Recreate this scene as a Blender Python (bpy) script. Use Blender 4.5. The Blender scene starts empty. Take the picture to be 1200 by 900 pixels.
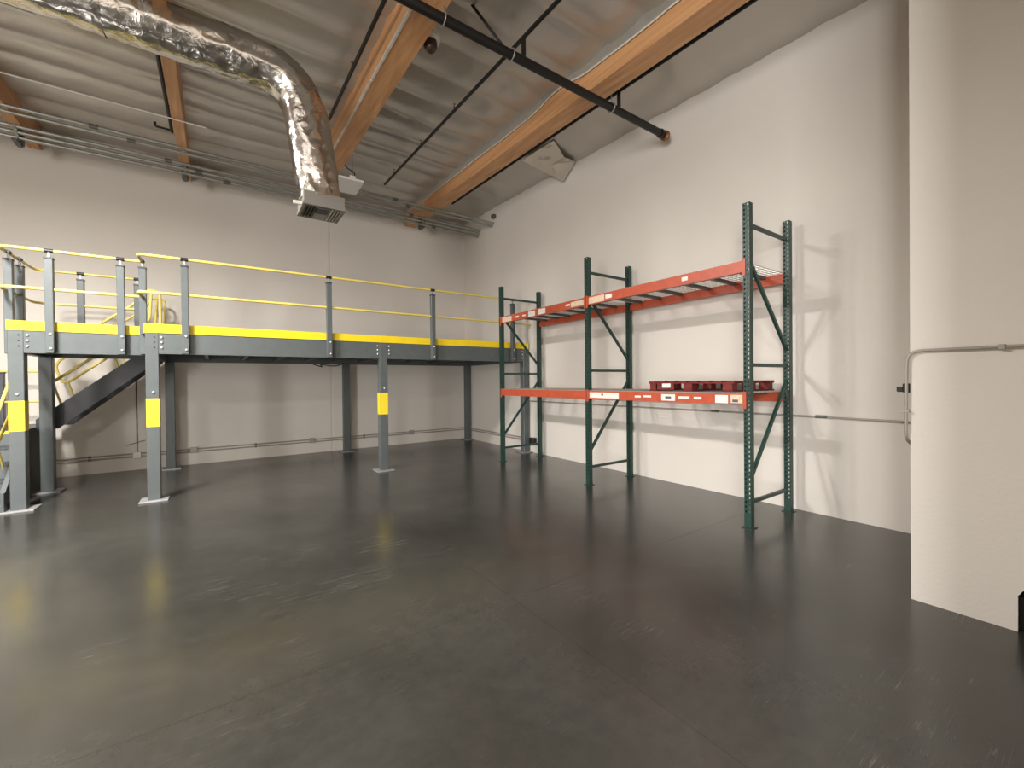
import bpy, bmesh, math, random
from mathutils import Vector, Matrix, noise
random.seed(7)
scene = bpy.context.scene
col = scene.collection

# ------------------------------------------------------------------ camera
F_PX, YAW, PITCH, ROLL = 497.18, 0.609385, -0.007033, -0.010276
CAM = Vector((-6.1225, -11.2005, 1.69))
cam_data = bpy.data.cameras.new('camera')
cam_data.sensor_fit = 'HORIZONTAL'
cam_data.sensor_width = 36.0
cam_data.lens = F_PX / 1200.0 * 36.0
cam_data.clip_start = 0.05
cam = bpy.data.objects.new('camera', cam_data)
col.objects.link(cam)
fw = Vector((math.sin(YAW) * math.cos(PITCH), math.cos(YAW) * math.cos(PITCH), math.sin(PITCH)))
rt = Vector((math.cos(YAW), -math.sin(YAW), 0))
up = rt.cross(fw)
r2 = rt * math.cos(ROLL) + up * math.sin(ROLL)
u2 = -rt * math.sin(ROLL) + up * math.cos(ROLL)
cam.matrix_world = Matrix(((r2.x, u2.x, -fw.x, CAM.x), (r2.y, u2.y, -fw.y, CAM.y), (r2.z, u2.z, -fw.z, CAM.z), (0, 0, 0, 1)))
scene.camera = cam

# ------------------------------------------------------------------ world, lamps, exposure
world = bpy.data.worlds.new('world')
scene.world = world
world.use_nodes = True
bg = world.node_tree.nodes['Background']
bg.inputs[0].default_value = (0.75, 0.85, 1.0, 1)
bg.inputs[1].default_value = 0.6


def area(name, loc, size, power, color, target):
    d = bpy.data.lights.new(name, 'AREA')
    d.shape = 'RECTANGLE'
    d.size, d.size_y = size
    d.energy = power
    d.color = color
    o = bpy.data.objects.new(name, d)
    col.objects.link(o)
    o.location = loc
    o.rotation_euler = (Vector(target) - Vector(loc)).to_track_quat('-Z', 'Y').to_euler()
    return o


WARM = (1.0, 0.965, 0.925)
# high-bay lamps hung from the roof: one left of the frame, one behind the camera
area('high_bay_lamp', (-8.7, -5.6, 5.25), (0.5, 1.2), 980, WARM, (-8.7, -5.6, 0))
area('high_bay_lamp', (-8.7, -14.0, 5.1), (0.5, 1.2), 300, WARM, (-8.7, -14.0, 0))
# daylight in the open roll-up door of the left wall, behind the camera
area('door_daylight', (-13.95, -15.2, 2.0), (3.6, 3.8), 950, (1.0, 0.98, 0.95), (0, -15.2, 2.0))

scene.view_settings.view_transform = 'Standard'
scene.view_settings.look = 'None'
scene.view_settings.gamma = 1.0
scene.view_settings.use_curve_mapping = False
scene.view_settings.exposure = 0.62


# ------------------------------------------------------------------ helpers
def tag(o, label, cat, group=None, kind=None):
    o['label'] = label
    o['category'] = cat
    if group:
        o['group'] = group
    if kind:
        o['kind'] = kind
    return o


def thing(name, label, cat, loc=(0, 0, 0), group=None, rotz=0.0):
    o = bpy.data.objects.new(name, None)
    o.empty_display_size = 0.1
    col.objects.link(o)
    o.location = loc
    o.rotation_euler = (0, 0, rotz)
    return tag(o, label, cat, group)


def root_of(o):
    while o.parent:
        o = o.parent
    return o


class MB:
    """collects geometry in world coordinates"""

    def __init__(self):
        self.v, self.f, self.s = [], [], []

    def add(self, verts, faces, smooth=False):
        b = len(self.v)
        self.v += [Vector(p) for p in verts]
        self.f += [tuple(i + b for i in q) for q in faces]
        self.s += [smooth] * len(faces)
        return self

    def box(self, x0, x1, y0, y1, z0, z1):
        x0, x1 = min(x0, x1), max(x0, x1)
        y0, y1 = min(y0, y1), max(y0, y1)
        z0, z1 = min(z0, z1), max(z0, z1)
        v = [(x, y, z) for z in (z0, z1) for y in (y0, y1) for x in (x0, x1)]
        return self.add(v, [(0, 2, 3, 1), (4, 5, 7, 6), (0, 1, 5, 4), (2, 6, 7, 3), (0, 4, 6, 2), (1, 3, 7, 5)])

    def prism(self, pts, off):
        """polygon (3D points) swept along off; both caps"""
        n = len(pts)
        p = [Vector(q) for q in pts]
        o = Vector(off)
        v = p + [q + o for q in p]
        nrm = Vector((0, 0, 0))
        for i in range(n):
            a, b = p[i], p[(i + 1) % n]
            nrm += a.cross(b)
        fl = nrm.dot(o) > 0
        faces = [tuple(range(n))[::-1] if fl else tuple(range(n)), tuple(range(n, 2 * n)) if fl else tuple(range(n, 2 * n))[::-1]]
        for i in range(n):
            j = (i + 1) % n
            q = (i, j, n + j, n + i)
            faces.append(q if fl else q[::-1])
        return self.add(v, faces)

    def bar(self, a, b, w, h, upv=(0, 0, 1)):
        a, b = Vector(a), Vector(b)
        d = (b - a).normalized()
        s = d.cross(Vector(upv))
        if s.length < 1e-5:
            s = d.cross(Vector((0, 1, 0)))
        s.normalize()
        u = s.cross(d)
        q = [a - s * w / 2 - u * h / 2, a + s * w / 2 - u * h / 2, a + s * w / 2 + u * h / 2, a - s * w / 2 + u * h / 2]
        return self.prism(q, b - a)

    def tube(self, path, r, n=10, caps=True, rfun=None):
        path = [Vector(p) for p in path]
        m = len(path)
        tang = []
        for i in range(m):
            t = path[min(i + 1, m - 1)] - path[max(i - 1, 0)]
            tang.append(t.normalized())
        s = tang[0].cross(Vector((0, 0, 1)))
        if s.length < 1e-3:
            s = tang[0].cross(Vector((0, 1, 0)))
        s.normalize()
        verts, faces = [], []
        for i in range(m):
            t = tang[i]
            s = (s - t * s.dot(t)).normalized()
            u = t.cross(s)
            for k in range(n):
                a = 2 * math.pi * k / n
                rr = rfun(i, k) if rfun else r
                verts.append(path[i] + (s * math.cos(a) + u * math.sin(a)) * rr)
        for i in range(m - 1):
            for k in range(n):
                k2 = (k + 1) % n
                faces.append((i * n + k, (i + 1) * n + k, (i + 1) * n + k2, i * n + k2)[::-1])
        self.add(verts, faces, True)
        if caps:
            self.add(verts[:n], [tuple(range(n))[::-1]])
            self.add(verts[-n:], [tuple(range(n))])
        return self

    def lathe(self, base, axis, prof, n=14):
        """prof: list of (distance along axis, radius)"""
        ax = Vector(axis).normalized()
        s = ax.cross(Vector((0, 0, 1)))
        if s.length < 1e-3:
            s = Vector((1, 0, 0))
        s.normalize()
        u = ax.cross(s)
        base = Vector(base)
        verts, faces = [], []
        for d, r in prof:
            for k in range(n):
                a = 2 * math.pi * k / n
                verts.append(base + ax * d + (s * math.cos(a) + u * math.sin(a)) * r)
        for i in range(len(prof) - 1):
            for k in range(n):
                k2 = (k + 1) % n
                faces.append((i * n + k, i * n + k2, (i + 1) * n + k2, (i + 1) * n + k))
        self.add(verts, faces, True)
        self.add(verts[:n], [tuple(range(n))[::-1]])
        self.add(verts[-n:], [tuple(range(n))])
        return self

    def mesh(self, name, material, origin=(0, 0, 0)):
        o = Vector(origin)
        me = bpy.data.meshes.new(name)
        me.from_pydata([p - o for p in self.v], [], self.f)
        me.polygons.foreach_set('use_smooth', self.s)
        me.materials.append(material)
        me.update()
        return me

    def build(self, name, material, parent=None, bevel=0.0, origin=None):
        if parent is not None:
            org = root_of(parent).location
        else:
            org = Vector(origin) if origin else Vector((0, 0, 0))
        me = self.mesh(name, material, org)
        if bevel:
            bm = bmesh.new()
            bm.from_mesh(me)
            bmesh.ops.bevel(bm, geom=bm.edges[:], offset=bevel, segments=1, affect='EDGES', clamp_overlap=True)
            bm.to_mesh(me)
            bm.free()
        ob = bpy.data.objects.new(name, me)
        col.objects.link(ob)
        if parent is not None:
            ob.parent = parent
        else:
            ob.location = org
        return ob


def inst(me, name, parent, loc, rot=(0, 0, 0)):
    """one more object on shared mesh data; loc in world coordinates"""
    o = bpy.data.objects.new(name, me)
    col.objects.link(o)
    o.parent = parent
    o.location = Vector(loc) - root_of(parent).location
    if parent.parent is not None:
        o.location = Vector(loc) - root_of(parent).location - parent.location
    o.rotation_euler = rot
    return o


def fillet(pts, r, n=6):
    pts = [Vector(p) for p in pts]
    out = [pts[0]]
    for i in range(1, len(pts) - 1):
        a, b, c = pts[i - 1], pts[i], pts[i + 1]
        d1, d2 = (a - b), (c - b)
        rr = min(r, d1.length * 0.49, d2.length * 0.49)
        p, q = b + d1.normalized() * rr, b + d2.normalized() * rr
        for k in range(n + 1):
            t = k / n
            out.append(p * (1 - t) ** 2 + b * 2 * t * (1 - t) + q * t * t)
    out.append(pts[-1])
    return out


def ceil_z(y):
    return 6.10 + 0.04 * (y + 7)


BEAM_D = 0.42


def beam_z(y):
    return ceil_z(y) - BEAM_D


# ------------------------------------------------------------------ materials
def mat(name, rgb, rough=0.5, metal=0.0, var=0.0, scale=6.0, bump=0.0, bscale=60.0, spec=None, stretch=None):
    m = bpy.data.materials.new(name)
    m.use_nodes = True
    nt = m.node_tree
    b = nt.nodes['Principled BSDF']
    b.inputs['Base Color'].default_value = (*rgb, 1)
    b.inputs['Roughness'].default_value = rough
    b.inputs['Metallic'].default_value = metal
    if spec is not None:
        b.inputs['Specular IOR Level'].default_value = spec
    tc = nt.nodes.new('ShaderNodeTexCoord')
    src = tc.outputs['Object']
    if stretch:
        mp = nt.nodes.new('ShaderNodeMapping')
        mp.inputs['Scale'].default_value = stretch
        nt.links.new(src, mp.inputs['Vector'])
        src = mp.outputs['Vector']
    if var:
        no = nt.nodes.new('ShaderNodeTexNoise')
        no.inputs['Scale'].default_value = scale
        no.inputs['Detail'].default_value = 5
        nt.links.new(src, no.inputs['Vector'])
        rp = nt.nodes.new('ShaderNodeValToRGB')
        rp.color_ramp.elements[0].position = 0.3
        rp.color_ramp.elements[1].position = 0.7
        rp.color_ramp.elements[0].color = (*[c * (1 - var) for c in rgb], 1)
        rp.color_ramp.elements[1].color = (*[min(1, c * (1 + var)) for c in rgb], 1)
        nt.links.new(no.outputs['Fac'], rp.inputs['Fac'])
        nt.links.new(rp.outputs['Color'], b.inputs['Base Color'])
    if bump:
        n2 = nt.nodes.new('ShaderNodeTexNoise')
        n2.inputs['Scale'].default_value = bscale
        n2.inputs['Detail'].default_value = 3
        nt.links.new(src, n2.inputs['Vector'])
        bp = nt.nodes.new('ShaderNodeBump')
        bp.inputs['Strength'].default_value = bump
        bp.inputs['Distance'].default_value = 0.02
        nt.links.new(n2.outputs['Fac'], bp.inputs['Height'])
        nt.links.new(bp.outputs['Normal'], b.inputs['Normal'])
    return m


M = {}
M['wall'] = mat('wall_paint', (0.70, 0.655, 0.595), 0.75, var=0.03, scale=0.8, bump=0.08, bscale=40)
M['grey'] = mat('grey_enamel', (0.096, 0.110, 0.110), 0.38, var=0.06, scale=9)
M['grey_dark'] = mat('dark_grey_enamel', (0.045, 0.05, 0.06), 0.4, var=0.06, scale=9)
M['black'] = mat('black_enamel', (0.012, 0.012, 0.013), 0.45, var=0.1, scale=20)
M['plate'] = mat('galvanised_plate', (0.34, 0.34, 0.34), 0.45, 0.3, var=0.1, scale=20)
M['yellow'] = mat('yellow_enamel', (0.90, 0.66, 0.015), 0.4, var=0.04, scale=8)
M['yellow_rail'] = mat('yellow_rail_enamel', (0.76, 0.60, 0.14), 0.35, var=0.04, scale=8)
M['yellow_tape'] = mat('yellow_tape', (0.88, 0.68, 0.03), 0.45, var=0.03, scale=20)
M['bolt'] = mat('zinc_bolt', (0.75, 0.75, 0.75), 0.25, 0.6)
M['hole'] = mat('dark_bolt_hole', (0.01, 0.01, 0.01), 0.8)
M['green'] = mat('green_rack_paint', (0.014, 0.046, 0.036), 0.42, var=0.15, scale=30)
M['orange'] = mat('orange_red_rack_paint', (0.46, 0.080, 0.036), 0.42, var=0.10, scale=14)
M['sticker'] = mat('white_sticker', (0.75, 0.72, 0.66), 0.6, var=0.10, scale=60)
M['sticker_old'] = mat('beige_torn_sticker', (0.66, 0.52, 0.38), 0.7, var=0.25, scale=70)
M['ink'] = mat('printed_ink', (0.10, 0.10, 0.11), 0.7)
M['wire'] = mat('zinc_wire', (0.55, 0.53, 0.49), 0.35, 0.5)
M['channel'] = mat('dull_steel_channel', (0.10, 0.10, 0.095), 0.5, 0.2)
M['pallet'] = mat('red_pallet_wood', (0.15, 0.013, 0.010), 0.6, var=0.35, scale=9, stretch=(6, 1, 6), bump=0.2, bscale=30)
M['pipe'] = mat('black_iron_pipe', (0.005, 0.0045, 0.004), 0.5)
M['brass'] = mat('bronze_fitting', (0.28, 0.13, 0.05), 0.4, 0.5, var=0.2, scale=30)
M['conduit'] = mat('galvanised_conduit', (0.36, 0.36, 0.33), 0.36, 0.55, var=0.1, scale=5)
M['strap'] = mat('conduit_strap', (0.13, 0.125, 0.115), 0.5, 0.4)
M['wallpipe'] = mat('painted_conduit', (0.36, 0.33, 0.29), 0.5, 0.2)
M['white'] = mat('white_plastic', (0.75, 0.73, 0.68), 0.45)
M['vent'] = mat('grey_diffuser_metal', (0.27, 0.255, 0.23), 0.4, 0.3)
M['vent_dark'] = mat('dark_diffuser_inside', (0.03, 0.03, 0.03), 0.6)
M['lamp_brown'] = mat('dark_brown_dome', (0.05, 0.022, 0.015), 0.35)
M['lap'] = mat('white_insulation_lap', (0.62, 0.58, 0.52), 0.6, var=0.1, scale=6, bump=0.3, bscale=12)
M['cord'] = mat('black_cord', (0.015, 0.014, 0.013), 0.6)


def wood_mat():
    m = bpy.data.materials.new('glulam_wood')
    m.use_nodes = True
    nt = m.node_tree
    b = nt.nodes['Principled BSDF']
    tc = nt.nodes.new('ShaderNodeTexCoord')
    mp = nt.nodes.new('ShaderNodeMapping')
    mp.inputs['Scale'].default_value = (10, 0.5, 22)
    nt.links.new(tc.outputs['Object'], mp.inputs['Vector'])
    no = nt.nodes.new('ShaderNodeTexNoise')
    no.inputs['Scale'].default_value = 1.6
    no.inputs['Detail'].default_value = 6
    nt.links.new(mp.outputs['Vector'], no.inputs['Vector'])
    rp = nt.nodes.new('ShaderNodeValToRGB')
    rp.color_ramp.elements[0].position = 0.25
    rp.color_ramp.elements[0].color = (0.44, 0.205, 0.085, 1)
    rp.color_ramp.elements[1].position = 0.75
    rp.color_ramp.elements[1].color = (0.70, 0.385, 0.18, 1)
    nt.links.new(no.outputs['Fac'], rp.inputs['Fac'])
    nt.links.new(rp.outputs['Color'], b.inputs['Base Color'])
    b.inputs['Roughness'].default_value = 0.5
    return m


def foil_mat(name, rgb, metal, rough, strength, scale):
    m = bpy.data.materials.new(name)
    m.use_nodes = True
    nt = m.node_tree
    b = nt.nodes['Principled BSDF']
    b.inputs['Base Color'].default_value = (*rgb, 1)
    b.inputs['Metallic'].default_value = metal
    b.inputs['Roughness'].default_value = rough
    tc = nt.nodes.new('ShaderNodeTexCoord')
    vo = nt.nodes.new('ShaderNodeTexVoronoi')
    vo.feature = 'SMOOTH_F1'
    vo.inputs['Scale'].default_value = scale
    vo.inputs['Smoothness'].default_value = 0.25
    no = nt.nodes.new('ShaderNodeTexNoise')
    no.inputs['Scale'].default_value = scale * 0.9
    no.inputs['Detail'].default_value = 4
    no.inputs['Distortion'].default_value = 1.2
    nt.links.new(tc.outputs['Object'], vo.inputs['Vector'])
    nt.links.new(tc.outputs['Object'], no.inputs['Vector'])
    ad = nt.nodes.new('ShaderNodeMath')
    nt.links.new(vo.outputs['Distance'], ad.inputs[0])
    nt.links.new(no.outputs['Fac'], ad.inputs[1])
    bp = nt.nodes.new('ShaderNodeBump')
    bp.inputs['Strength'].default_value = strength
    bp.inputs['Distance'].default_value = 0.03
    nt.links.new(ad.outputs[0], bp.inputs['Height'])
    nt.links.new(bp.outputs['Normal'], b.inputs['Normal'])
    return m


def floor_mat():
    m = bpy.data.materials.new('polished_concrete')
    m.use_nodes = True
    nt = m.node_tree
    L = nt.links.new
    b = nt.nodes['Principled BSDF']
    tc = nt.nodes.new('ShaderNodeTexCoord')
    P = tc.outputs['Object']

    def noise_(scale, detail=5, rough=0.55, vec=P, dist=0.0):
        n = nt.nodes.new('ShaderNodeTexNoise')
        n.inputs['Scale'].default_value = scale
        n.inputs['Detail'].default_value = detail
        n.inputs['Roughness'].default_value = rough
        n.inputs['Distortion'].default_value = dist
        L(vec, n.inputs['Vector'])
        return n.outputs['Fac']

    def ramp(fac, a, bb, c0, c1):
        r = nt.nodes.new('ShaderNodeValToRGB')
        r.color_ramp.elements[0].position = a
        r.color_ramp.elements[1].position = bb
        r.color_ramp.elements[0].color = (*c0, 1)
        r.color_ramp.elements[1].color = (*c1, 1)
        L(fac, r.inputs['Fac'])
        return r.outputs['Color']

    def mix(kind, fac, a, c):
        n = nt.nodes.new('ShaderNodeMix')
        n.data_type = 'RGBA'
        n.blend_type = kind
        if isinstance(fac, float):
            n.inputs['Factor'].default_value = fac
        else:
            L(fac, n.inputs['Factor'])
        L(a, n.inputs[6])
        if isinstance(c, tuple):
            n.inputs[7].default_value = (*c, 1)
        else:
            L(c, n.inputs[7])
        return n.outputs[2]

    def math_(op, a, c):
        n = nt.nodes.new('ShaderNodeMath')
        n.operation = op
        for i, q in enumerate((a, c)):
            if isinstance(q, (int, float)):
                n.inputs[i].default_value = q
            else:
                L(q, n.inputs[i])
        return n.outputs[0]

    base = ramp(noise_(0.7, 6, 0.6, dist=0.4), 0.32, 0.70, (0.031, 0.0295, 0.0255), (0.052, 0.050, 0.0435))
    fine = ramp(noise_(9, 8, 0.7), 0.35, 0.68, (0.86, 0.86, 0.86), (1.10, 1.10, 1.09))
    c = mix('MULTIPLY', 1.0, base, fine)
    # long thin scratches in two directions, in patches
    tot = None
    for ang, sc in ((0.5, 1.0), (-0.75, 1.3), (1.35, 1.1)):
        mp = nt.nodes.new('ShaderNodeMapping')
        mp.inputs['Rotation'].default_value = (0, 0, ang)
        mp.inputs['Scale'].default_value = (1.1 * sc, 46 * sc, 1)
        L(P, mp.inputs['Vector'])
        n = noise_(1.0, 2, 0.5, mp.outputs['Vector'])
        d = math_('ABSOLUTE', math_('SUBTRACT', n, 0.5), 0)
        line = ramp(d, 0.002, 0.007, (1, 1, 1), (0, 0, 0))
        patch = ramp(noise_(0.9 * sc, 3, 0.6), 0.58, 0.72, (0, 0, 0), (1, 1, 1))
        s = math_('MULTIPLY', line, patch)
        tot = s if tot is None else math_('MAXIMUM', tot, s)
    c = mix('MIX', math_('MULTIPLY', tot, 0.5), c, (0.26, 0.25, 0.23))
    # small paint flecks and dark spots
    vo = nt.nodes.new('ShaderNodeTexVoronoi')
    vo.inputs['Scale'].default_value = 5.5
    vo.inputs['Randomness'].default_value = 1.0
    L(P, vo.inputs['Vector'])
    warp = math_('ADD', vo.outputs['Distance'], math_('MULTIPLY', math_('SUBTRACT', noise_(38, 3), 0.5), 0.10))
    fleck = ramp(warp, 0.020, 0.032, (1, 1, 1), (0, 0, 0))
    keep = ramp(noise_(1.4, 3, 0.6), 0.55, 0.62, (0, 0, 0), (1, 1, 1))
    c = mix('MIX', math_('MULTIPLY', math_('MULTIPLY', fleck, keep), 0.6), c, (0.20, 0.19, 0.17))
    vo2 = nt.nodes.new('ShaderNodeTexVoronoi')
    vo2.inputs['Scale'].default_value = 2.7
    L(P, vo2.inputs['Vector'])
    w2 = math_('ADD', vo2.outputs['Distance'], math_('MULTIPLY', math_('SUBTRACT', noise_(25, 3), 0.5), 0.12))
    spot = ramp(w2, 0.018, 0.035, (1, 1, 1), (0, 0, 0))
    c = mix('MIX', math_('MULTIPLY', spot, 0.75), c, (0.008, 0.007, 0.006))
    L(c, b.inputs['Base Color'])
    rr = nt.nodes.new('ShaderNodeMapRange')
    rr.inputs['To Min'].default_value = 0.16
    rr.inputs['To Max'].default_value = 0.28
    L(noise_(2.2, 7, 0.65), rr.inputs['Value'])
    L(rr.outputs['Result'], b.inputs['Roughness'])
    b.inputs['Specular IOR Level'].default_value = 0.65
    bp = nt.nodes.new('ShaderNodeBump')
    bp.inputs['Strength'].default_value = 0.05
    bp.inputs['Distance'].default_value = 0.02
    L(noise_(3.5, 4), bp.inputs['Height'])
    L(bp.outputs['Normal'], b.inputs['Normal'])
    return m


M['wood'] = wood_mat()
M['foil'] = foil_mat('silver_duct_foil', (0.57, 0.54, 0.50), 1.0, 0.19, 0.34, 8)
M['insul'] = foil_mat('roof_insulation_facing', (0.55, 0.52, 0.475), 0.6, 0.33, 0.34, 2.2)
M['floor'] = floor_mat()

# ------------------------------------------------------------------ room shell
XL, YF = -14.0, -20.0          # left wall and front wall (behind the camera)
HW = 6.45
BX, BY = -1.80, -10.29         # the projecting wall at the right


def struct(ob, label, cat):
    ob['kind'] = 'structure'
    ob['label'] = label
    ob['category'] = cat
    return ob


# floor: slabs parted by saw-cut joints on a bed
fl = MB().box(XL - 4, 0.2, YF - 0.2, 0.2, -0.20, -0.02).build('floor', M['hole'])
struct(fl, 'dark polished concrete floor with scratches', 'floor')
xs = [XL - 4, -9.1, -4.25, 0.2]
ys = [YF - 0.2, -13.6, -8.50, -3.7, 0.2]
for i in range(3):
    for j in range(4):
        g = 0.0012
        MB().box(xs[i] + (g if i else 0), xs[i + 1] - (g if i < 2 else 0), ys[j] + (g if j else 0), ys[j + 1] - (g if j < 3 else 0), -0.02, 0.0).build('floor_slab', M['floor'], fl)

# back wall: two tilt-up panels with an open joint
wb = MB().box(XL - 0.2, 0.2, 0.02, 0.2, 0, HW).build('wall_back', M['wall'])
struct(wb, 'beige painted back wall behind the mezzanine', 'wall')
for a, c in ((XL, -3.785), (-3.745, 0.0)):
    MB().box(a, c, 0.0, 0.02, 0, HW).build('wall_panel', M['wall'], wb)
wr = MB().box(0.0, 0.2, YF, 0.0, 0, HW).build('wall_right', M['wall'])
struct(wr, 'beige painted right wall behind the pallet rack', 'wall')
wl = MB().box(XL - 0.2, XL, YF, -17.1, 0, HW).box(XL - 0.2, XL, -13.3, 0.0, 0, HW).box(XL - 0.2, XL, -17.1, -13.3, 4.0, HW).build('wall_left', M['wall'])
struct(wl, 'beige painted left wall with an open roll-up door', 'wall')
wf = MB().box(XL, 0.0, YF - 0.2, YF, 0, HW)
struct(wf.build('wall_front', M['wall']), 'beige painted front wall behind the camera', 'wall')
# the projecting wall with a low opening near the frame's edge
ws = MB()
ws.prism([(BX, BY, 0), (BX, BY, HW), (BX, YF, HW), (BX, YF, 0), (BX, -11.9, 0), (BX, -11.9, 0.8), (BX, -11.02, 0.62), (BX, -10.815, 0.235), (BX, -10.815, 0)], (0.16, 0, 0))
ws.box(BX + 0.16, 0, BY - 0.16, BY, 0, HW)
struct(ws.build('wall_side', M['wall']), 'beige wall projecting into the room at the right', 'wall')
# unseen wall added right of the frame to shade the projecting wall
ws2 = MB().box(-3.8, BX - 0.001, YF, -11.02, 0, HW)
struct(ws2.build('wall_blocker', M['wall']), 'beige wall added beyond the right edge to shade the projecting wall', 'wall')
ob = MB()
ob.box(BX + 0.04, BX + 0.7, -11.88, -10.82, 0, 0.22).build('recess_box', M['black'], origin=(-1.4, -11.3, 0))
tag(bpy.data.objects['recess_box'], 'black box in the low opening of the projecting wall', 'box')

# ceiling: foil-faced insulation sagging between purlins
nx, ny = 160, 340
verts, faces = [], []
PUR = 0.61
for j in range(ny + 1):
    y = YF + (0.0 - YF) * j / ny
    for i in range(nx + 1):
        x = XL + (0.0 - XL) * i / nx
        ph = abs(math.sin(math.pi * (y + 0.03 * math.sin(x * 1.3) + 0.07 * noise.noise(Vector((x * 0.8, y * 0.5, 9.2)))) / PUR))
        n1 = noise.noise(Vector((x * 0.9, y * 0.8, 3.1)))
        n2 = noise.noise(Vector((x * 3.1, y * 2.2, 7.7)))
        amp = 0.065 + 0.035 * n1
        if x > -1.55:
            amp *= 0.35
        z = ceil_z(y) - amp * ph ** 0.55 + 0.012 * n2 + 0.02 * n1
        verts.append((x, y, z))
for j in range(ny):
    for i in range(nx):
        a = j * (nx + 1) + i
        faces.append((a, a + nx + 1, a + nx + 2, a + 1))
cm = MB()
cm.add(verts, faces, True)
cm.box(XL, 0, YF, 0, HW, HW + 0.15)
struct(cm.build('ceiling', M['insul']), 'grey foil-faced roof insulation sagging between purlins', 'ceiling')

# ------------------------------------------------------------------ glulam roof beams
BEAMS = [(-8.82, -8.66, 'glulam roof beam cut by the left edge of the photo'),
         (-6.635, -6.49, 'narrow glulam roof beam passing above the silver duct'),
         (-4.36, -4.05, 'wide glulam roof beam between the duct and the dome lamp'),
         (-1.86, -1.55, 'wide glulam roof beam nearest the right wall')]
for i, (x0, x1, lab) in enumerate(BEAMS):
    t = thing('glulam_beam', lab, 'beam', ((x0 + x1) / 2, -9, ceil_z(-9)), 'glulam roof beams')
    yb = -0.01
    MB().prism([(x0, YF, beam_z(YF)), (x1, YF, beam_z(YF)), (x1, YF, ceil_z(YF) + 0.1), (x0, YF, ceil_z(YF) + 0.1)], (0, yb - YF, 0.04 * (yb - YF))).build('timber', M['wood'], t, 0.004)
    if i == 3:   # insulation facing lapped down the beam side with a torn edge
        v, f = [], []
        n = 90
        for k in range(n + 1):
            y = -14 + 13.9 * k / n
            wob = 0.035 * noise.noise(Vector((y * 0.7, 0, 2))) + 0.015 * noise.noise(Vector((y * 4, 1, 2)))
            if -6.9 < y < -5.9:
                wob += 0.06 * math.sin((y + 6.9) * math.pi)
            zl = ceil_z(y) - 0.17 + wob
            v += [(x0 - 0.03, y, ceil_z(y) + 0.02), (x0 - 0.012, y, zl + 0.04), (x0 - 0.028, y, zl), (x0 - 0.002, y, zl)]
        for k in range(n):
            for q in range(3):
                a = k * 4 + q
                f.append((a, a + 1, a + 5, a + 4))
        MB().add(v, f, True).build('insulation_lap', M['insul'], t)
        mbx = MB()
        mbx.tube([Vector((x0 - 0.02, v[k * 4 + 2][1], v[k * 4 + 2][2])) for k in range(n + 1)], 0.012, 6)
        mbx.build('lap_edge', M['lap'], t)
    if i == 2:  # broken pale strip painting the highlight along the beam's lower left edge
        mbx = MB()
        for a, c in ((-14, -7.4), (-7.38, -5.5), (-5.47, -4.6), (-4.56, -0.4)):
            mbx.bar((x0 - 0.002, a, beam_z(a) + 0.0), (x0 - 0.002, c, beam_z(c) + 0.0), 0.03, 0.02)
        mbx.build('edge_highlight', M['lap'], t)

# ------------------------------------------------------------------ mezzanine
mz = thing('mezzanine', 'grey steel mezzanine with yellow kick plates and railings', 'mezzanine', (-3.5, -1.75, 0))
ZD, ZB, ZK = 2.45, 2.14, 2.575
CW = 0.15
bolt_me = MB().lathe((0, 0, 0), (0, -1, 0), [(0, 0.017), (0.010, 0.017), (0.014, 0.008)], 8).mesh('bolt', M['bolt'])
hole_me = MB().lathe((0, 0, 0), (0, -1, 0), [(0, 0.011), (0.0015, 0.011)], 8).mesh('bolt_hole', M['hole'])


def column(x, y, top, patch=False, holes=True):
    w = CW / 2
    c = MB().box(x - w, x + w, y - w, y + w, 0.02, top).build('column', M['grey'], mz, 0.006)
    MB().box(x - 0.165, x + 0.165, y - 0.165, y + 0.165, 0.0, 0.02).build('base_plate', M['plate'], c, 0.003)
    if patch:
        p = MB()
        e = 0.002
        p.box(x - w - e, x + w + e, y - w - e, y - w, 1.08, 1.49)
        p.box(x + w, x + w + e, y - w - e, y + w, 1.08, 1.49)
        p.box(x - w - e, x - w, y - w - e, y + w, 1.08, 1.49)
        p.build('warning_patch', M['yellow_tape'], c)
        inst(bolt_me, 'bolt', c, (x + 0.01, y - w, 1.58))
    if holes:
        for k in range(3):
            inst(hole_me, 'bolt_hole', c, (x + 0.03, y - w, 2.38 - 0.075 * k))
    return c


XA, XB, XC, XD = -8.325, -6.875, -3.50, -0.115
YM, YA, YR, YAR = -3.11, -2.634, -0.315, -1.434
column(XB, YM, ZD, True)
column(XC, YM, ZD, True, False)
column(XD, YM, ZD, False, False)
for x in (XB, XC, XD):
    column(x, YR, ZB, False, False)
column(XA, YA, ZD, True)
column(XA, YAR, ZD, False, False)


def ibeam(a, b, name='edge_beam'):
    """channel beam with flanges between two points (centre of web top)"""
    a, b = Vector(a), Vector(b)
    m = MB()
    d = (b - a).normalized()
    s = d.cross(Vector((0, 0, 1)))
    def slab(o, w, z0, z1):
        m.bar(a + s * o + Vector((0, 0, (z0 + z1) / 2)), b + s * o + Vector((0, 0, (z0 + z1) / 2)), w, z1 - z0)
    slab(0, 0.03, ZB + 0.012, ZD - 0.012)
    slab(-0.035, 0.10, ZB, ZB + 0.012)
    slab(-0.035, 0.10, ZD - 0.012, ZD)
    return m.build(name, M['grey'], mz)


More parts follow.
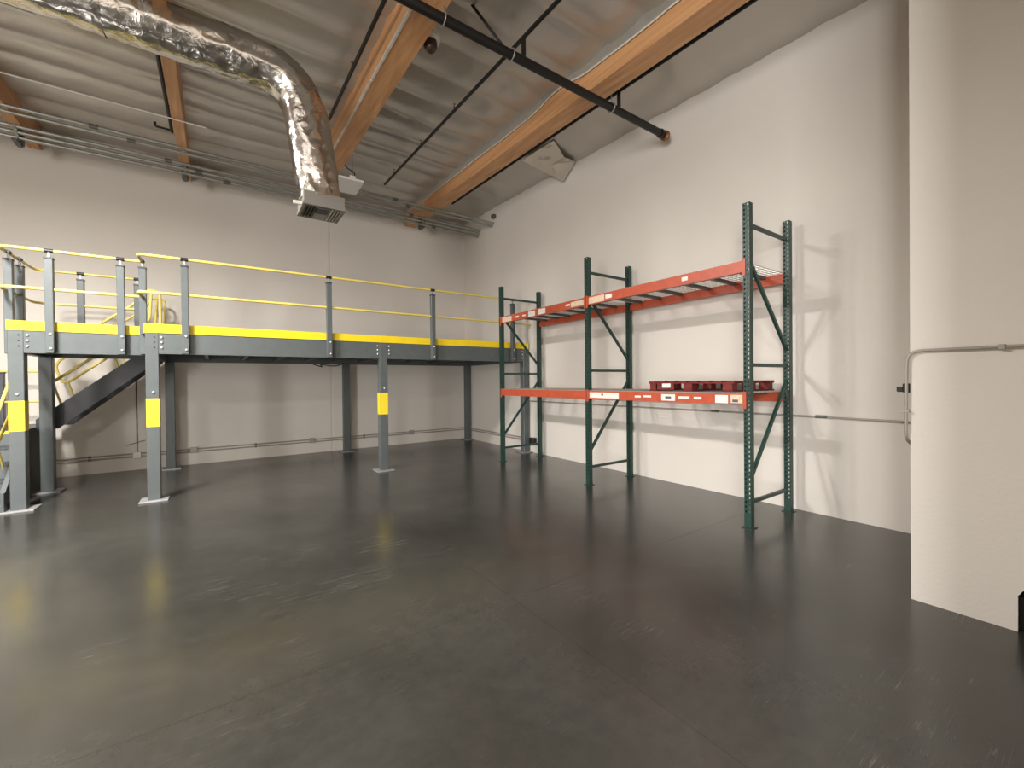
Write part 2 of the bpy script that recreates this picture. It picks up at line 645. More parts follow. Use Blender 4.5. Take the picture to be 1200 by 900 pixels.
w = CW / 2
fy, fa = YM - w + 0.02, YA - w + 0.02     # web centre lines of the front beams
edge = {}
edge['BC'] = ibeam((XB + w, fy, 0), (XC - w, fy, 0))
edge['CD'] = ibeam((XC + w, fy, 0), (XD - w, fy, 0))
edge['AB'] = ibeam((XA + w, fa, 0), (XB - w - 0.002, fa, 0))
ibeam((XB - w, YR, 0), (XD + w, YR, 0))
ibeam((XB - w + 0.02, YM + w, 0), (XB - w + 0.02, YR - w, 0))
ibeam((XD + 0.04, YR, 0), (XD + 0.04, YM + w, 0))
ibeam((XA - w + 0.02, YAR - w, 0), (XA - w + 0.02, YA + w, 0))
ibeam((XB - w, YAR + w, 0), (XA + w, YAR + w, 0))
for (x, nm, sd) in ((XB, 'BC', 1), (XC, 'BC', -1), (XC, 'CD', 1), (XD, 'CD', -1), (XA, 'AB', 1)):
    y = (fy if nm != 'AB' else fa) - 0.015
    for k in range(3):
        inst(bolt_me, 'bolt', edge[nm], (x + sd * (w + 0.035), y, 2.38 - 0.075 * k))
# joists and decking
for k in range(1, 11):
    x = XB + (XD - XB) * k / 11
    if abs(x - XC) < 0.1:
        x += 0.12
    m = MB().box(x - 0.03, x + 0.03, YM + w + 0.06, YR - 0.06, ZB + 0.06, ZB + 0.068).box(x - 0.03, x - 0.024, YM + w + 0.06, YR - 0.06, ZB + 0.06, ZD - 0.04).box(x - 0.03, x + 0.03, YM + w + 0.06, YR - 0.06, ZD - 0.048, ZD - 0.04)
    m.build('joist', M['grey'], mz)
MB().box(XB - w, XD + w, fy + 0.02, YR + w, ZD - 0.038, ZD + 0.001).build('deck', M['grey_dark'], mz)
MB().box(XA - w, XB - w - 0.003, fa + 0.02, YAR + w, ZD - 0.038, ZD + 0.001).build('deck', M['grey_dark'], mz)
# kick plates
kt = 0.008
ky, ka = YM - w - 0.006, YA - w - 0.006
for a, c in ((XB - w - 0.02, -3.87), (-3.866, -0.04)):
    MB().box(a, c, ky, ky + kt, ZD - 0.005, ZK).build('kick_plate', M['yellow'], mz)
for a, c in ((XA - w - 0.005, -7.345), (-7.341, XB - w - 0.03)):
    MB().box(a, c, ka, ka + kt, ZD - 0.005, ZK).build('kick_plate', M['yellow'], mz)
MB().box(XA - w - 0.006, XA - w + 0.002, ka + 0.01, YAR + w, ZD - 0.005, ZK).build('kick_plate', M['yellow'], mz)
MB().box(XA, XB - 0.35, YAR + w, YAR + w + kt, ZD - 0.005, ZK).build('kick_plate', M['yellow'], mz)
# guard posts
PW = 0.085
ZR, ZM_ = 3.545, 3.015


def guard_post(x, y, bolt_dir=-1):
    h = PW / 2
    c = MB().box(x - h, x + h, y - h, y + h, ZB + 0.0, 3.43).build('guard_post', M['grey'], mz, 0.005)
    MB().box(x - h - 0.005, x + h + 0.005, y - h - 0.005, y + h + 0.005, 3.43, 3.455).build('post_cap', M['grey_dark'], c, 0.004)
    k = MB().box(x - 0.012, x + 0.012, y - 0.012, y + 0.012, 3.455, 3.53)
    k.build('rail_stem', M['plate'], c)
    if bolt_dir:
        for z in (2.17 + 0.03, 2.40):
            inst(bolt_me, 'bolt', c, (x + 0.012, y - h, z))
    return c


def clip(x, y, alongx=True):
    d = (0.045, 0.0) if alongx else (0.0, 0.045)
    m = MB().tube([(x - d[0], y - d[1], ZR), (x + d[0], y + d[1], ZR)], 0.027, 10)
    m.build('rail_clip', M['black'], mz)


py, pa = YM - w - 0.012 - PW / 2, YA - w - 0.012 - PW / 2
for x in (-6.485, -4.475, -2.505, -0.53):
    guard_post(x, py)
    clip(x, py)
for x in (-7.985, -7.255):
    guard_post(x, pa)
    clip(x, pa)
px = XA - w - 0.01 - PW / 2
for y in (-2.41, -2.0):
    guard_post(px, y, 0)
    clip(px, y, False)
pb = YAR + w + 0.012 + PW / 2
for x in (-7.945, -7.235):
    guard_post(x, pb, 0)
    clip(x, pb)
XQ = XB - w - 0.012 - PW / 2
guard_post(XQ, -2.80, 0)
clip(XQ, -2.80, False)


def rail(pts, r, name, rad):
    MB().tube(fillet(pts, rad), r, 10).build(name, M['yellow_rail'], mz)


for z, nm in ((ZR, 'top_rail'), (ZM_, 'mid_rail')):
    rail([(-0.03, py, z), (XQ - 0.01, py, z), (XQ - 0.01, -2.74, z)], 0.021, nm, 0.07)
    rail([(XQ - 0.03, pa, z), (px - 0.02, pa, z), (px - 0.02, pb, z), (-7.215, pb, z)], 0.021, nm, 0.16)
# cable hanging under the deck by the middle column
MB().tube(fillet([(-3.75, -1.2, 2.13), (-3.9, -1.0, 2.06), (-4.2, -0.8, 2.12), (-4.05, -0.55, 2.05), (-4.25, -0.4, 2.13)], 0.15), 0.012, 6).build('cable', M['cord'], mz)

# ------------------------------------------------------------------ staircase behind the mezzanine's left end
st = thing('staircase', 'dark steel staircase with yellow handrails behind the left mezzanine columns', 'stairs', (-8.0, -1.0, 0))
SL = 0.875
nos = lambda x: 2.45 + SL * (x + 6.98)
SY0, SY1 = -1.29, -0.42
for y in (SY0, SY1):
    MB().prism([(-6.97, y, 2.44), (-7.25, y, nos(-7.25) + 0.01), (-8.49, y, nos(-8.49) + 0.02), (-8.49, y, 0.99), (-8.24, y, 0.99), (-7.0, y, nos(-7.0) - 0.34), (-6.97, y, 2.12)], (0, 0.05, 0)).build('stringer', M['grey_dark'], st)
for k in range(7):
    z = 2.45 - 0.2 * (k + 1)
    x1 = -6.98 - 0.229 * k
    if z < 1.06:
        continue
    m = MB().box(x1 - 0.27, x1 - 0.0, SY0 + 0.05, SY1, z - 0.04, z)
    m.build('tread', M['grey_dark'], st)
    MB().box(x1 - 0.275, x1 - 0.235, SY0 + 0.05, SY1, z - 0.001, z + 0.004).build('nosing', M['yellow'], st)
# landing and lower flight
LX0, LX1 = -9.45, -8.49
LY = -1.88
MB().box(LX0, LX1, LY, -0.38, 0.99, 1.03).build('landing', M['grey_dark'], st)
MB().box(LX0, LX1, LY - 0.004, LY, 0.985, 1.035).build('landing_edge', M['yellow'], st)
MB().box(LX1 - 0.03, LX1, LY, -0.38, 0.0, 0.985).build('side_panel', M['black'], st)
MB().box(LX0, LX1 - 0.03, LY + 0.0, LY + 0.02, 0.0, 0.985).build('riser_panel', M['black'], st)
for k in range(4):
    z = 1.03 - 0.205 * (k + 1)
    y = LY - 0.225 * k
    MB().box(LX0, LX1 + 0.0, y - 0.25, y - 0.0, z - 0.035, z).build('tread', M['grey_dark'], st)
    MB().box(LX0, LX1 + 0.0, y - 0.004, y - 0.02, z - 0.0, z + 0.165).build('riser', M['grey'], st)
yb0 = LY
MB().prism([(LX1, LY, 1.06), (LX1, -2.71, 0.27), (LX1, -2.76, 0.27), (LX1, -2.76, 0.0), (LX1, -2.66, 0.0), (LX1, -2.66, 0.12), (LX1, LY, 0.80)], (0.05, 0, 0)).build('stringer', M['grey'], st)


def hand(pts, r=0.022, rad=0.12, name='handrail'):
    MB().tube(fillet(pts, rad, 8), r, 10).build(name, M['yellow_rail'], st)


for y in (SY0 + 0.02, SY1 + 0.03):
    hand([(-6.93, y, 2.46), (-6.93, y, 3.36), (-7.12, y, 3.40), (-7.25, y, nos(-7.25) + 0.93), (-8.47, y, nos(-8.47) + 0.93), (-8.36, y, nos(-8.36) + 0.45), (-7.08, y, nos(-7.08) + 0.45), (-7.05, y, 3.36)], rad=0.14)
    for x in (-7.5, -8.2):
        hand([(x, y, nos(x) - 0.02), (x - 0.10, y, nos(x) + 0.38)], 0.016, 0.05, 'baluster')
# landing guard: post by the back wall with rails
MB().box(-9.14, -9.05, -0.46, -0.37, 1.03, 1.90).build('guard_post', M['grey_dark'], st, 0.005)
MB().box(-9.145, -9.045, -0.465, -0.365, 1.90, 1.925).build('post_cap', M['black'], st)
for z in (1.94, 1.42):
    hand([(-9.45, -0.42, z), (-8.52, -0.42, z)], 0.019)
# lower flight handrail with its return
hand([(-8.53, -1.70, 2.0), (-8.53, -1.92, 1.99), (-8.53, -2.86, 1.05), (-8.53, -2.62, 0.90), (-8.53, -1.92, 1.50)], 0.019, 0.1)
hand([(-8.53, -2.42, 0.55), (-8.53, -2.72, 1.12)], 0.012, 0.1, 'baluster')
hand([(-8.53, -1.72, 1.03), (-8.53, -1.72, 2.0)], 0.02, 0.1, 'newel')

# ------------------------------------------------------------------ pallet rack
rk = thing('pallet_rack', 'green and orange pallet rack of two bays along the right wall', 'shelving', (-0.68, -6.28, 0))
RXF, RXR = -1.181, -0.183
RY = (-3.762, -6.282, -8.797)
RH = 3.664
UW = 0.076


def upright_mesh():
    m = MB()
    t = 0.0025
    h = UW / 2
    n = 70
    pitch = RH / n
    # front plate in two columns of tiles with a hexagonal hole each
    for c in (0, 1):
        y0 = -h + c * h
        yc = y0 + h / 2
        for k in range(n):
            z0 = k * pitch
            zc = z0 + pitch / 2
            outer = [(y0, z0), (yc, z0), (y0 + h, z0), (y0 + h, zc), (y0 + h, z0 + pitch), (yc, z0 + pitch), (y0, z0 + pitch), (y0, zc)]
            a, b = 0.0095, 0.015
            inner = [(yc - a * .6, zc - b * .75), (yc, zc - b), (yc + a * .6, zc - b * .75), (yc + a, zc), (yc + a, zc + b * .8), (yc, zc + b), (yc - a, zc + b * .8), (yc - a, zc)]
            if k < 3:
                m.add([(-h, y0, z0), (-h, y0 + h, z0), (-h, y0 + h, z0 + pitch), (-h, y0, z0 + pitch)], [(0, 3, 2, 1)])
                continue
            v = [(-h, *p) for p in outer] + [(-h, *p) for p in inner]
            m.add(v, [(q, (q + 1) % 8, 8 + (q + 1) % 8, 8 + q)[::-1] for q in range(8)])
    m.box(-h + 0.0003, h, -h, -h + t, 0, RH).box(-h + 0.0003, h, h - t, h, 0, RH)
    m.box(h - t, h, -h, -h + 0.018, 0, RH).box(h - t, h, h - 0.018, h, 0, RH)
    return m.mesh('upright_post', M['green'])


um = upright_mesh()
rear_um = um
foot_me = MB().box(-0.065, 0.065, -0.06, 0.06, 0, 0.008).mesh('foot_plate', M['green'])
for y in RY:
    for x, rot in ((RXF, 0), (RXR, 0)):
        p = inst(um, 'upright_post', rk, (x, y, 0.004), (0, 0, rot))
        f_ = inst(foot_me, 'foot_plate', rk, (x, y, 0))
    x0, x1 = RXF + 0.04, RXR - 0.04
    for z in (3.43, 1.845, 0.285):
        MB().bar((x0, y, z), (x1, y, z), 0.032, 0.04).build('horizontal_brace', M['green'], rk)
    for (za, zb) in ((3.02, 2.05), (0.56, 1.66)):
        MB().bar((x0, y, za), (x1, y, zb), 0.032, 0.04).build('diagonal_brace', M['green'], rk)

BZ = ((1.392, 1.522), (2.895, 3.025))
lower_st = [[], [(-6.351, -6.946, 'sticker', .085), (-7.243, -7.347, 'sticker', .028), (-7.391, -7.518, 'sticker', .028), (-7.682, -7.888, 'sticker', .085), (-7.938, -8.094, 'sticker', .03), (-8.152, -8.255, 'sticker', .03), (-8.429, -8.584, 'sticker', .095), (-8.614, -8.75, 'sticker_old', .095)]]
upper_st = [[(-3.86, -4.19, 'sticker_old', .10), (-4.329, -4.444, 'sticker', .03), (-4.557, -4.668, 'sticker', .03), (-4.749, -4.959, 'sticker', .10), (-5.061, -5.259, 'sticker', .10), (-5.805, -5.911, 'sticker', .03), (-5.932, -6.232, 'sticker_old', .085)], [(-6.352, -6.678, 'sticker_old', .10), (-6.70, -6.831, 'sticker', .06), (-7.997, -8.081, 'sticker', .05)]]
for lv, (z0, z1) in enumerate(BZ):
    for bay in (0, 1):
        ya, yb_ = RY[bay] - 0.006, RY[bay + 1] + 0.006
        for side in (0, 1):
            xo = RXF - UW / 2 - 0.006 if side == 0 else RXR + UW / 2 + 0.006
            sx = 1 if side == 0 else -1
            # stepped box beam, front face flush with the upright's face
            sec = [(xo, z0), (xo + sx * 0.062, z0), (xo + sx * 0.062, z1 - 0.042), (xo + sx * 0.036, z1 - 0.042), (xo + sx * 0.036, z1), (xo, z1)]
            m = MB().prism([(x, ya - 0.035, z) for x, z in sec], (0, (yb_ + 0.035) - (ya - 0.035), 0))
            b = m.build('load_beam', M['orange'], rk)
            for yc, s in ((ya, -1), (yb_, 1)):
                xc = xo - sx * 0.004
                MB().box(xc, xc + sx * 0.005, yc, yc + s * 0.036, z0 - 0.045, z1 + 0.02).build('beam_connector', M['orange'], b)
            if side == 0:
                for (a, c, mt, hh) in (lower_st, upper_st)[lv][bay]:
                    zc = (z0 + z1) / 2 + random.uniform(-.006, .006)
                    MB().box(xo - 0.0012, xo - 0.0002, a, c, zc - hh / 2, zc + hh / 2).build('sticker', M[mt], b)
                if bay == 1 and lv == 0:
                    for (a, c, z) in ((-6.60, -6.64, 1.47), (-7.74, -7.83, 1.457), (-8.635, -8.70, 1.44)):
                        MB().box(xo - 0.0020, xo - 0.0013, a, c, z - 0.02, z + 0.01).build('smudge', M['ink'], b)

# wire decks
DZ = 0.0035


def deck_parts(wd):
    dep = RXR - RXF + 0.052
    wires = MB()
    chan = []
    z = 0.0
    nl = 23
    for k in range(nl):
        y = -wd / 2 + wd * k / (nl - 1)
        wires.bar((-dep / 2, y, z + 0.004), (dep / 2, y, z + 0.004), 0.006, 0.006)
        for s in (-1, 1):
            wires.bar((s * dep / 2, y, z + 0.007), (s * dep / 2, y, z - 0.035), 0.006, 0.006, (0, 1, 0))
    nc = 11
    for k in range(nc):
        x = -dep / 2 + dep * k / (nc - 1)
        wires.bar((x, -wd / 2, z - 0.002), (x, wd / 2, z - 0.002), 0.006, 0.006)
    for s in (-1, 1):
        wires.bar((s * (dep / 2 + 0.003), -wd / 2, z - 0.033), (s * (dep / 2 + 0.003), wd / 2, z - 0.033), 0.006, 0.006)
    chm = MB().box(-dep / 2 + 0.045, dep / 2 - 0.045, -0.028, 0.028, -0.042, -0.005).mesh('support_channel', M['channel'])
    return wires.mesh('wire_grid', M['wire']), chm


DW = 1.19
wmesh, cmesh = deck_parts(DW)
halves = {0: ('half beside the yellow mezzanine edge', 'half beside the middle uprights'), 1: ('half beside the middle uprights', 'half beside the near end uprights')}
for lv, (z0, z1) in enumerate(BZ):
    for bay in (0, 1):
        for hf in (0, 1):
            yc = RY[bay] - 0.045 - DW / 2 - 0.01 - hf * (DW + 0.02)
            lab = 'wire mesh deck on the %s shelf, %s bay, %s' % (('lower', 'upper')[lv], ('far', 'near')[bay], halves[bay][hf])
            d = thing('wire_deck', lab, 'rack deck', ((RXF + RXR) / 2, yc, z1 + DZ), 'wire decks on the pallet rack')
            g = inst(wmesh, 'wire_grid', d, d.location)
            g['kind'] = 'stuff'
            for q in (-0.38, 0.0, 0.38):
                inst(cmesh, 'support_channel', d, d.location + Vector((0, q, 0)))

# ------------------------------------------------------------------ red pallet on the lower shelf
pt = thing('wooden_pallet', 'dark red wooden pallet lying on the lower shelf of the near bay', 'pallet', (-0.61, -8.0, BZ[0][1] + 0.012))
PX0, PX1, PY0, PY1 = -1.12, -0.10, -8.60, -7.40
PZ = BZ[0][1] + 0.0125
for k in range(3):                      # stringers run across the depth with fork notches facing front
    y = (PY1 - 0.02, (PY0 + PY1) / 2, PY0 + 0.02)[k]
    sy = (-1, 0, 1)[k]
    for xx in (PX0, (PX0 + PX1) / 2 - 0.06, PX1 - 0.12):
        MB().box(xx, xx + 0.12, y + (0.06 * (sy - 1)), y + (0.06 * (sy + 1)), PZ + 0.016, PZ + 0.098).build('block', M['pallet'], pt, 0.003)
for k in range(3):
    y = (PY1, (PY0 + PY1) / 2 + 0.06, PY0 + 0.12)[k]
    MB().box(PX0, PX1, y - 0.12, y, PZ, PZ + 0.016).build('bottom_board', M['pallet'], pt, 0.002)
for xx in (PX0, (PX0 + PX1) / 2 - 0.06, PX1 - 0.12):
    MB().box(xx, xx + 0.12, PY0, PY1, PZ + 0.098, PZ + 0.114).build('stringer_board', M['pallet'], pt, 0.002)
for k in range(8):
    y = PY1 - (PY1 - PY0 - 0.1) * k / 7
    MB().box(PX0, PX1, y - 0.1, y, PZ + 0.114, PZ + 0.130).build('top_board', M['pallet'], pt, 0.002)
MB().box(PX0 - 0.0015, PX0 - 0.0003, -7.62, -7.75, PZ + 0.045, PZ + 0.10).build('paper_tag', M['sticker'], pt)
MB().box(PX0 + 0.0, PX0 + 0.012, -7.52, -7.80, PZ + 0.016, PZ + 0.098).build('face_board', M['pallet'], pt)

# ------------------------------------------------------------------ silver flexible duct with its diffuser
du = thing('flexible_duct', 'crinkled silver air duct bending down to a grey diffuser', 'duct', (-5.1, -5.5, 3.75))
path = fillet([(-13.9, -5.5, 5.40), (-5.24, -5.5, 5.40), (-5.03, -5.5, 3.95)], 0.52, 14)
dense = []
for a, b in zip(path[:-1], path[1:]):
    n = max(1, int((b - a).length / 0.035))
    for k in range(n):
        dense.append(a.lerp(b, k / n))
dense.append(path[-1])


def duct_r(i, k):
    p = dense[i]
    a = 2 * math.pi * k / 40
    ca, sa = math.cos(a), math.sin(a)
    along = p.x if p.z > 5.3 else -5.4 + (5.3 - p.z)
    fold = noise.noise(Vector((along * 0.5, ca * 1.6, sa * 1.6)))            # long soft folds
    fine = noise.noise(Vector((along * 9, ca * 4.2, sa * 4.2)))
    mid = abs(noise.noise(Vector((along * 4.5, ca * 2.6 + 5, sa * 2.6))))
    crush = 0.25
    if -6.2 < p.x and p.z > 4.98:
        crush = 1.0          # crushed at the bend
    elif p.z < 4.16:
        crush = 0.8          # gathered above the collar
    elif p.x < -6.2:
        crush = 0.45
    return 0.258 + 0.022 * fold - 0.045 * crush * mid + 0.010 * crush * fine


MB().tube(dense, 0.25, 40, True, duct_r).build('foil_sleeve', M['foil'], du)
for x in (-7.0, -9.2, -11.4):
    MB().tube([(x - 0.02, -5.5, 5.40), (x + 0.02, -5.5, 5.40)], 0.262, 28, False).build('clamp_band', M['foil'], du)
    MB().tube([(x, -5.5, 5.64), (x, -5.5, ceil_z(-5.5))], 0.006, 6).build('hanger_wire', M['strap'], du)
dx, dy = -5.02, -5.5
MB().box(dx - 0.228, dx + 0.228, dy - 0.228, dy + 0.228, 3.83, 3.965).box(dx - 0.24, dx + 0.24, dy - 0.24, dy - 0.205, 3.80, 3.83).box(dx - 0.24, dx + 0.24, dy + 0.205, dy + 0.24, 3.80, 3.83).box(dx - 0.24, dx - 0.205, dy - 0.205, dy + 0.205, 3.80, 3.83).box(dx + 0.205, dx + 0.24, dy - 0.205, dy + 0.205, 3.80, 3.83).build('diffuser_box', M['vent'], du)
MB().box(dx - 0.205, dx + 0.205, dy - 0.205, dy + 0.205, 3.822, 3.829).build('diffuser_core', M['vent_dark'], du)
vl = MB().prism([(-0.014, -0.20, 0.012), (-0.010, -0.20, 0.012), (0.014, -0.20, -0.02), (0.010, -0.20, -0.02)], (0, 0.40, 0)).mesh('vane', M['vent'])
vs = MB().prism([(-0.075, -0.014, 0.012), (-0.075, -0.010, 0.012), (-0.075, 0.014, -0.02), (-0.075, 0.010, -0.02)], (0.15, 0, 0)).mesh('vane', M['vent'])
for k in range(4):
    inst(vl, 'vane', du, (dx - 0.188 + 0.033 * k, dy, 3.808), (0, 0, math.pi))
    inst(vl, 'vane', du, (dx + 0.188 - 0.033 * k, dy, 3.808))
for k in range(7):
    inst(vs, 'vane', du, (dx, dy - 0.175 + 0.35 * k / 6, 3.808), (0, 0, 0 if k > 3 else math.pi))
MB().box(dx - 0.335, dx - 0.242, dy - 0.20, dy - 0.17, 3.79, 3.83).build('lever_tag', M['white'], du, 0.004)

# ------------------------------------------------------------------ sprinkler pipework
sp = thing('sprinkler_pipe', 'black sprinkler main with branch pipes and bronze end cap under the roof', 'pipe', (-3.0, -7.1, 5.52))
SYM, SZM = -7.1, 5.53
MB().tube([(-13.9, SYM, SZM), (-0.36, SYM, SZM)], 0.052, 16).build('main_pipe', M['pipe'], sp)
MB().lathe((-0.40, SYM, SZM), (1, 0, 0), [(0, 0.066), (0.05, 0.066), (0.05, 0.056), (0.09, 0.056)], 16).build('coupling', M['pipe'], sp)
MB().lathe((-0.31, SYM, SZM), (1, 0, 0), [(0, 0.05), (0.02, 0.045), (0.02, 0.075), (0.06, 0.078), (0.085, 0.06), (0.095, 0.03)], 16).build('end_cap', M['brass'], sp)
bz = lambda y: 5.82 + 0.04 * (y + 7)
head_me = MB().lathe((0, 0, 0), (0, 0, 1), [(0, 0.012), (0.05, 0.012), (0.05, 0.006), (0.085, 0.006), (0.085, 0.022), (0.09, 0.022)], 8).mesh('sprinkler_head', M['strap'])
for x, y1, nip in ((-6.685, -1.9, True), (-4.57, -3.9, True), (-3.04, -2.0, True), (-1.345, -1.9, True)):
    MB().tube([(x, -15, bz(-15)), (x, y1, bz(y1))], 0.024, 10).build('branch_pipe', M['pipe'], sp)
    if nip:
        MB().tube([(x, SYM, SZM + 0.03), (x, SYM, bz(SYM))], 0.027, 10).build('riser_nipple', M['pipe'], sp)
    for y in (-2.6, -4.0, -5.3, -8.3):
        if y < y1 - 0.1:
            inst(head_me, 'sprinkler_head', sp, (x, y, bz(y) + 0.015))
MB().tube([(-3.31, SYM, SZM + 0.03), (-3.68, -6.88, 6.12)], 0.017, 8).build('sway_brace', M['pipe'], sp)
for x in (-4.1, -3.22, -1.5, -5.9, -8.2):
    MB().tube([Vector((x, SYM + 0.066 * math.cos(a * math.pi / 8), SZM + 0.066 * math.sin(a * math.pi / 8))) for a in range(17)], 0.008, 6).build('pipe_hanger', M['conduit'], sp)
    MB().tube([(x, SYM, SZM + 0.066), (x, SYM, ceil_z(SYM) - 0.02)], 0.006, 6).build('hanger_rod', M['conduit'], sp)
# drop arms on the branch by the narrow beam
for y, l in ((-4.7, 0.20), (-1.95, 0.22)):
    MB().tube(fillet([(-6.685, y, bz(y)), (-6.685 - l, y, bz(y)), (-6.685 - l, y, bz(y) + 0.07)], 0.04), 0.018, 8).build('arm', M['pipe'], sp)

# ------------------------------------------------------------------ conduits under the roof by the back wall
CR = [(-1.67, 5.885, 0.029, 'upper of the paired conduits strapped under the roof beams, bright topped'),
      (-1.61, 5.825, 0.024, 'lower of the paired conduits strapped under the roof beams'),
      (-0.97, 5.895, 0.031, 'topmost of the three conduits running nearest the back wall'),
      (-0.91, 5.828, 0.031, 'middle of the three conduits running nearest the back wall'),
      (-0.86, 5.762, 0.028, 'bottom of the three conduits running nearest the back wall')]
for i, (y, z, r, lab) in enumerate(CR):
    t = thing('roof_conduit', lab, 'conduit', (-6.5, y, z), 'conduits under the roof')
    MB().tube([(-13.9, y, z), (-0.01, y, z)], r, 10).build('conduit_tube', M['conduit'], t)
    for x in (-7.75 + 0.45 * i, -2.75 + 0.33 * i):
        MB().tube([(x, y, z), (x + 0.11, y, z)], r + 0.008, 10).build('coupling', M['strap'], t)
    for x in (-6.56, -1.70, -8.74):
        MB().box(x - 0.02, x + 0.02, y - r - 0.008, y + r + 0.008, z - r - 0.005, z + r + 0.008).build('strap', M['conduit'], t)
# strut pieces carrying the conduits at each beam
for x, lab in ((-6.56, 'short dark strut carrying conduits below the narrow beam'), (-1.70, 'short dark strut carrying conduits below the beam nearest the right wall'), (-8.74, 'short dark strut carrying conduits at the left edge')):
    m = MB().box(x - 0.05, x + 0.05, -0.80, -0.72, 5.68, beam_z(-0.76) + 0.02)
    m.box(x - 0.03, x + 0.03, -1.0, -0.72, 5.66, 5.69)
    o = m.build('conduit_strut', M['strap'], origin=(x, -0.8, 5.7))
    tag(o, lab, 'strut', 'conduit struts')
t = thing('thin_roof_conduit', 'thin pale conduit crossing below the roof left of the narrow beam', 'conduit', (-7.5, -2.75, 5.83))
MB().tube([(-13.9, -2.75, 5.835), (-6.2, -2.75, 5.83)], 0.011, 8).build('conduit_tube', M['white'], t)
MB().tube([(-6.56, -2.75, 5.83), (-6.56, -2.75, 5.86)], 0.012, 6).build('clip', M['conduit'], t)

# ------------------------------------------------------------------ fixtures under the roof
lp = thing('flat_light_fixture', 'white flat light panel hung near the end of the wide beam', 'light fixture', (-3.98, -2.7, 5.5))
m = MB().prism([(-4.22, -2.97, 5.48), (-3.77, -2.99, 5.48), (-3.75, -2.35, 5.48), (-4.10, -2.33, 5.48)], (0, 0, 0.045))
m.build('panel', M['white'], lp, 0.006)
MB().box(-4.02, -3.92, -2.98, -2.86, 5.525, 5.57).build('driver_box', M['white'], lp, 0.004)
MB().tube(fillet([(-3.93, -2.9, 5.56), (-3.88, -2.8, 5.72), (-4.0, -2.72, 5.80), (-4.04, -2.7, 5.86)], 0.08), 0.012, 6).build('cable', M['cord'], lp)
for xx, yy in ((-4.1, -2.45), (-3.85, -2.5)):
    MB().tube([(xx, yy, 5.52), (xx, yy, ceil_z(yy) - 0.02)], 0.004, 6).build('hanger_wire', M['strap'], lp)
pl = thing('dome_lamp', 'small dark brown dome with white top beside the wide beam', 'lamp', (-3.93, -6.4, 5.70))
MB().lathe((-3.93, -6.4, 5.70), (0, 0, 1), [(0.0, 0.02), (0.008, 0.045), (0.035, 0.07), (0.08, 0.082), (0.125, 0.08)], 18).build('dome', M['lamp_brown'], pl)
MB().lathe((-3.93, -6.4, 5.825), (0, 0, 1), [(0.0, 0.08), (0.004, 0.115), (0.06, 0.115), (0.10, 0.08), (0.13, 0.02)], 18).build('cap', M['white'], pl)
MB().tube([(-3.93, -6.4, 5.95), (-3.93, -6.4, ceil_z(-6.4) - 0.09)], 0.01, 6).build('stem', M['conduit'], pl)
# loose foil flap by the right wall
cz = ceil_z(-4.6)
ff = MB()
pts = [(-1.0, -4.30, cz - 0.06), (-0.95, -5.22, cz - 0.08), (-0.45, -4.95, cz - 0.12), (-0.03, -4.83, cz - 0.03), (-0.06, -4.48, 5.86), (-0.12, -4.33, 5.98), (-0.5, -4.62, cz - 0.16)]
ff.add(pts, [(0, 6, 1), (1, 6, 2), (2, 6, 3), (3, 6, 4), (4, 6, 5), (5, 6, 0)])
o = ff.build('foil_flap', M['lap'], origin=(-0.5, -4.6, cz))
bm = bmesh.new()
bm.from_mesh(o.data)
bmesh.ops.subdivide_edges(bm, edges=bm.edges[:], cuts=5, use_grid_fill=True)
for v in bm.verts:
    v.co.z += 0.02 * noise.noise(v.co * 6) + 0.025 * abs(noise.noise(v.co * 3 + Vector((4, 1, 2))))
bm.to_mesh(o.data)
bm.free()
sm = o.modifiers.new('thickness', 'SOLIDIFY')
sm.thickness = 0.004
o.data.materials[0] = foil_mat('crumpled_foil_facing', (0.62, 0.58, 0.52), 1.0, 0.2, 0.15, 4)
tag(o, 'crumpled foil flap hanging where roof meets right wall', 'foil flap')
o = MB().box(-0.09, -0.002, -1.78, -1.66, 6.00, 6.09).build('wall_bracket', M['strap'], origin=(-0.05, -1.7, 6.0))
tag(o, 'small dark bracket on the right wall above the conduit ends', 'bracket')

# ------------------------------------------------------------------ wall conduits and boxes
LZ = (0.325, 0.27)
for i, z in enumerate(LZ):
    t = thing('wall_conduit', ('upper', 'lower')[i] + ' of two thin conduits low along the back wall, turning the corner', 'conduit', (-4, -0.03, z), 'low wall conduits')
    MB().tube(fillet([(-12.5, -0.03, z), (-0.035, -0.03, z), (-0.035, -3.24, z)], 0.08), 0.013, 8).build('conduit_tube', M['wallpipe'], t)
    for x in (-6.6, -5.4, -3.0, -8.1):
        MB().box(x - 0.02, x + 0.02, -0.045, -0.001, z - 0.018, z + 0.018).build('strap', M['strap'], t)
BOX = [(-4.23, 'small junction box on the back wall left of the middle rear column'),
       (-1.72, 'small junction box on the back wall right of the yellow-patched column'),
       (-6.52, 'small junction box on the back wall beside the left rear column')]
for x, lab in BOX:
    o = MB().box(x - 0.06, x + 0.06, -0.06, -0.001, 0.245, 0.365).build('junction_box', M['wallpipe'], bevel=0.004, origin=(x, 0, 0.3))
    tag(o, lab, 'electrical box', 'junction boxes on the back wall')
t = thing('outlet_box', 'white outlet box under a thin vertical cable below the stair', 'electrical box', (-7.42, 0, 0.3))
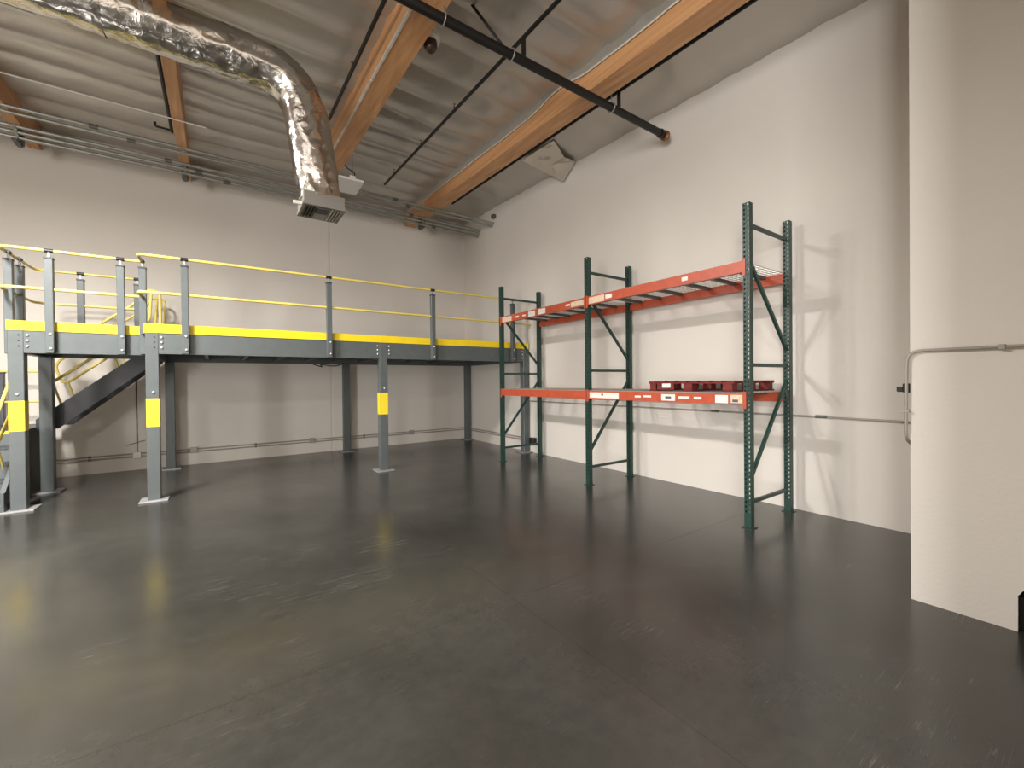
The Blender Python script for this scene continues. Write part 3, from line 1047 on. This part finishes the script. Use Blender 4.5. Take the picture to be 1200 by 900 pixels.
MB().box(-7.48, -7.36, -0.062, -0.001, 0.235, 0.355).build('box', M['white'], t, 0.004)
MB().tube([(-7.42, -0.03, 0.355), (-7.42, -0.03, 2.40)], 0.008, 6).build('cable', M['cord'], t)
MB().tube([(-7.58, -0.04, 0.50), (-7.30, -0.04, 0.58)], 0.005, 6).build('loose_wire', M['cord'], t)
t = thing('wall_conduit', 'long thin conduit along the right wall behind the lower rack shelf', 'conduit', (-0.03, -6.5, 1.21))
MB().tube([(-0.025, -2.95, 1.215), (-0.025, BY + 0.005, 1.205)], 0.012, 8).build('conduit_tube', M['wallpipe'], t)
for y in (-5.11, -7.75, -9.10):
    MB().tube([(-0.025, y - 0.06, 1.212), (-0.025, y + 0.06, 1.212)], 0.018, 8).build('coupling', M['strap'], t)
o = MB().box(-0.12, -0.002, -3.42, -3.26, 0.22, 0.36).build('wall_box', M['black'], bevel=0.008, origin=(-0.05, -3.3, 0.3))
tag(o, 'black box low on the right wall behind the far rack frame', 'electrical box')
t = thing('bent_conduit', 'grey conduit bent down the edge of the projecting wall', 'conduit', (BX, BY, 1.2))
cx = BX - 0.022
MB().tube(fillet([(cx, -11.0, 1.885), (cx, BY + 0.015, 1.885), (cx, BY + 0.022, 1.22), (BX + 0.12, BY + 0.022, 1.17)], 0.09), 0.011, 10).build('conduit_tube', M['wallpipe'], t)
for y in (-10.75,):
    MB().box(cx - 0.016, BX, y - 0.015, y + 0.015, 1.868, 1.902).build('strap', M['wallpipe'], t)
MB().box(cx - 0.014, cx + 0.014, BY + 0.002, BY + 0.04, 1.42, 1.44).build('strap', M['wallpipe'], t)
t = thing('wall_switch', 'small black switch on the far side of the projecting wall edge', 'switch', (BX + 0.05, BY, 1.58))
MB().box(BX + 0.0, BX + 0.09, BY + 0.001, BY + 0.045, 1.57, 1.64).build('switch_body', M['black'], t, 0.005)
MB().box(BX + 0.02, BX + 0.06, BY + 0.045, BY + 0.085, 1.575, 1.615).build('switch_knob', M['black'], t, 0.005)
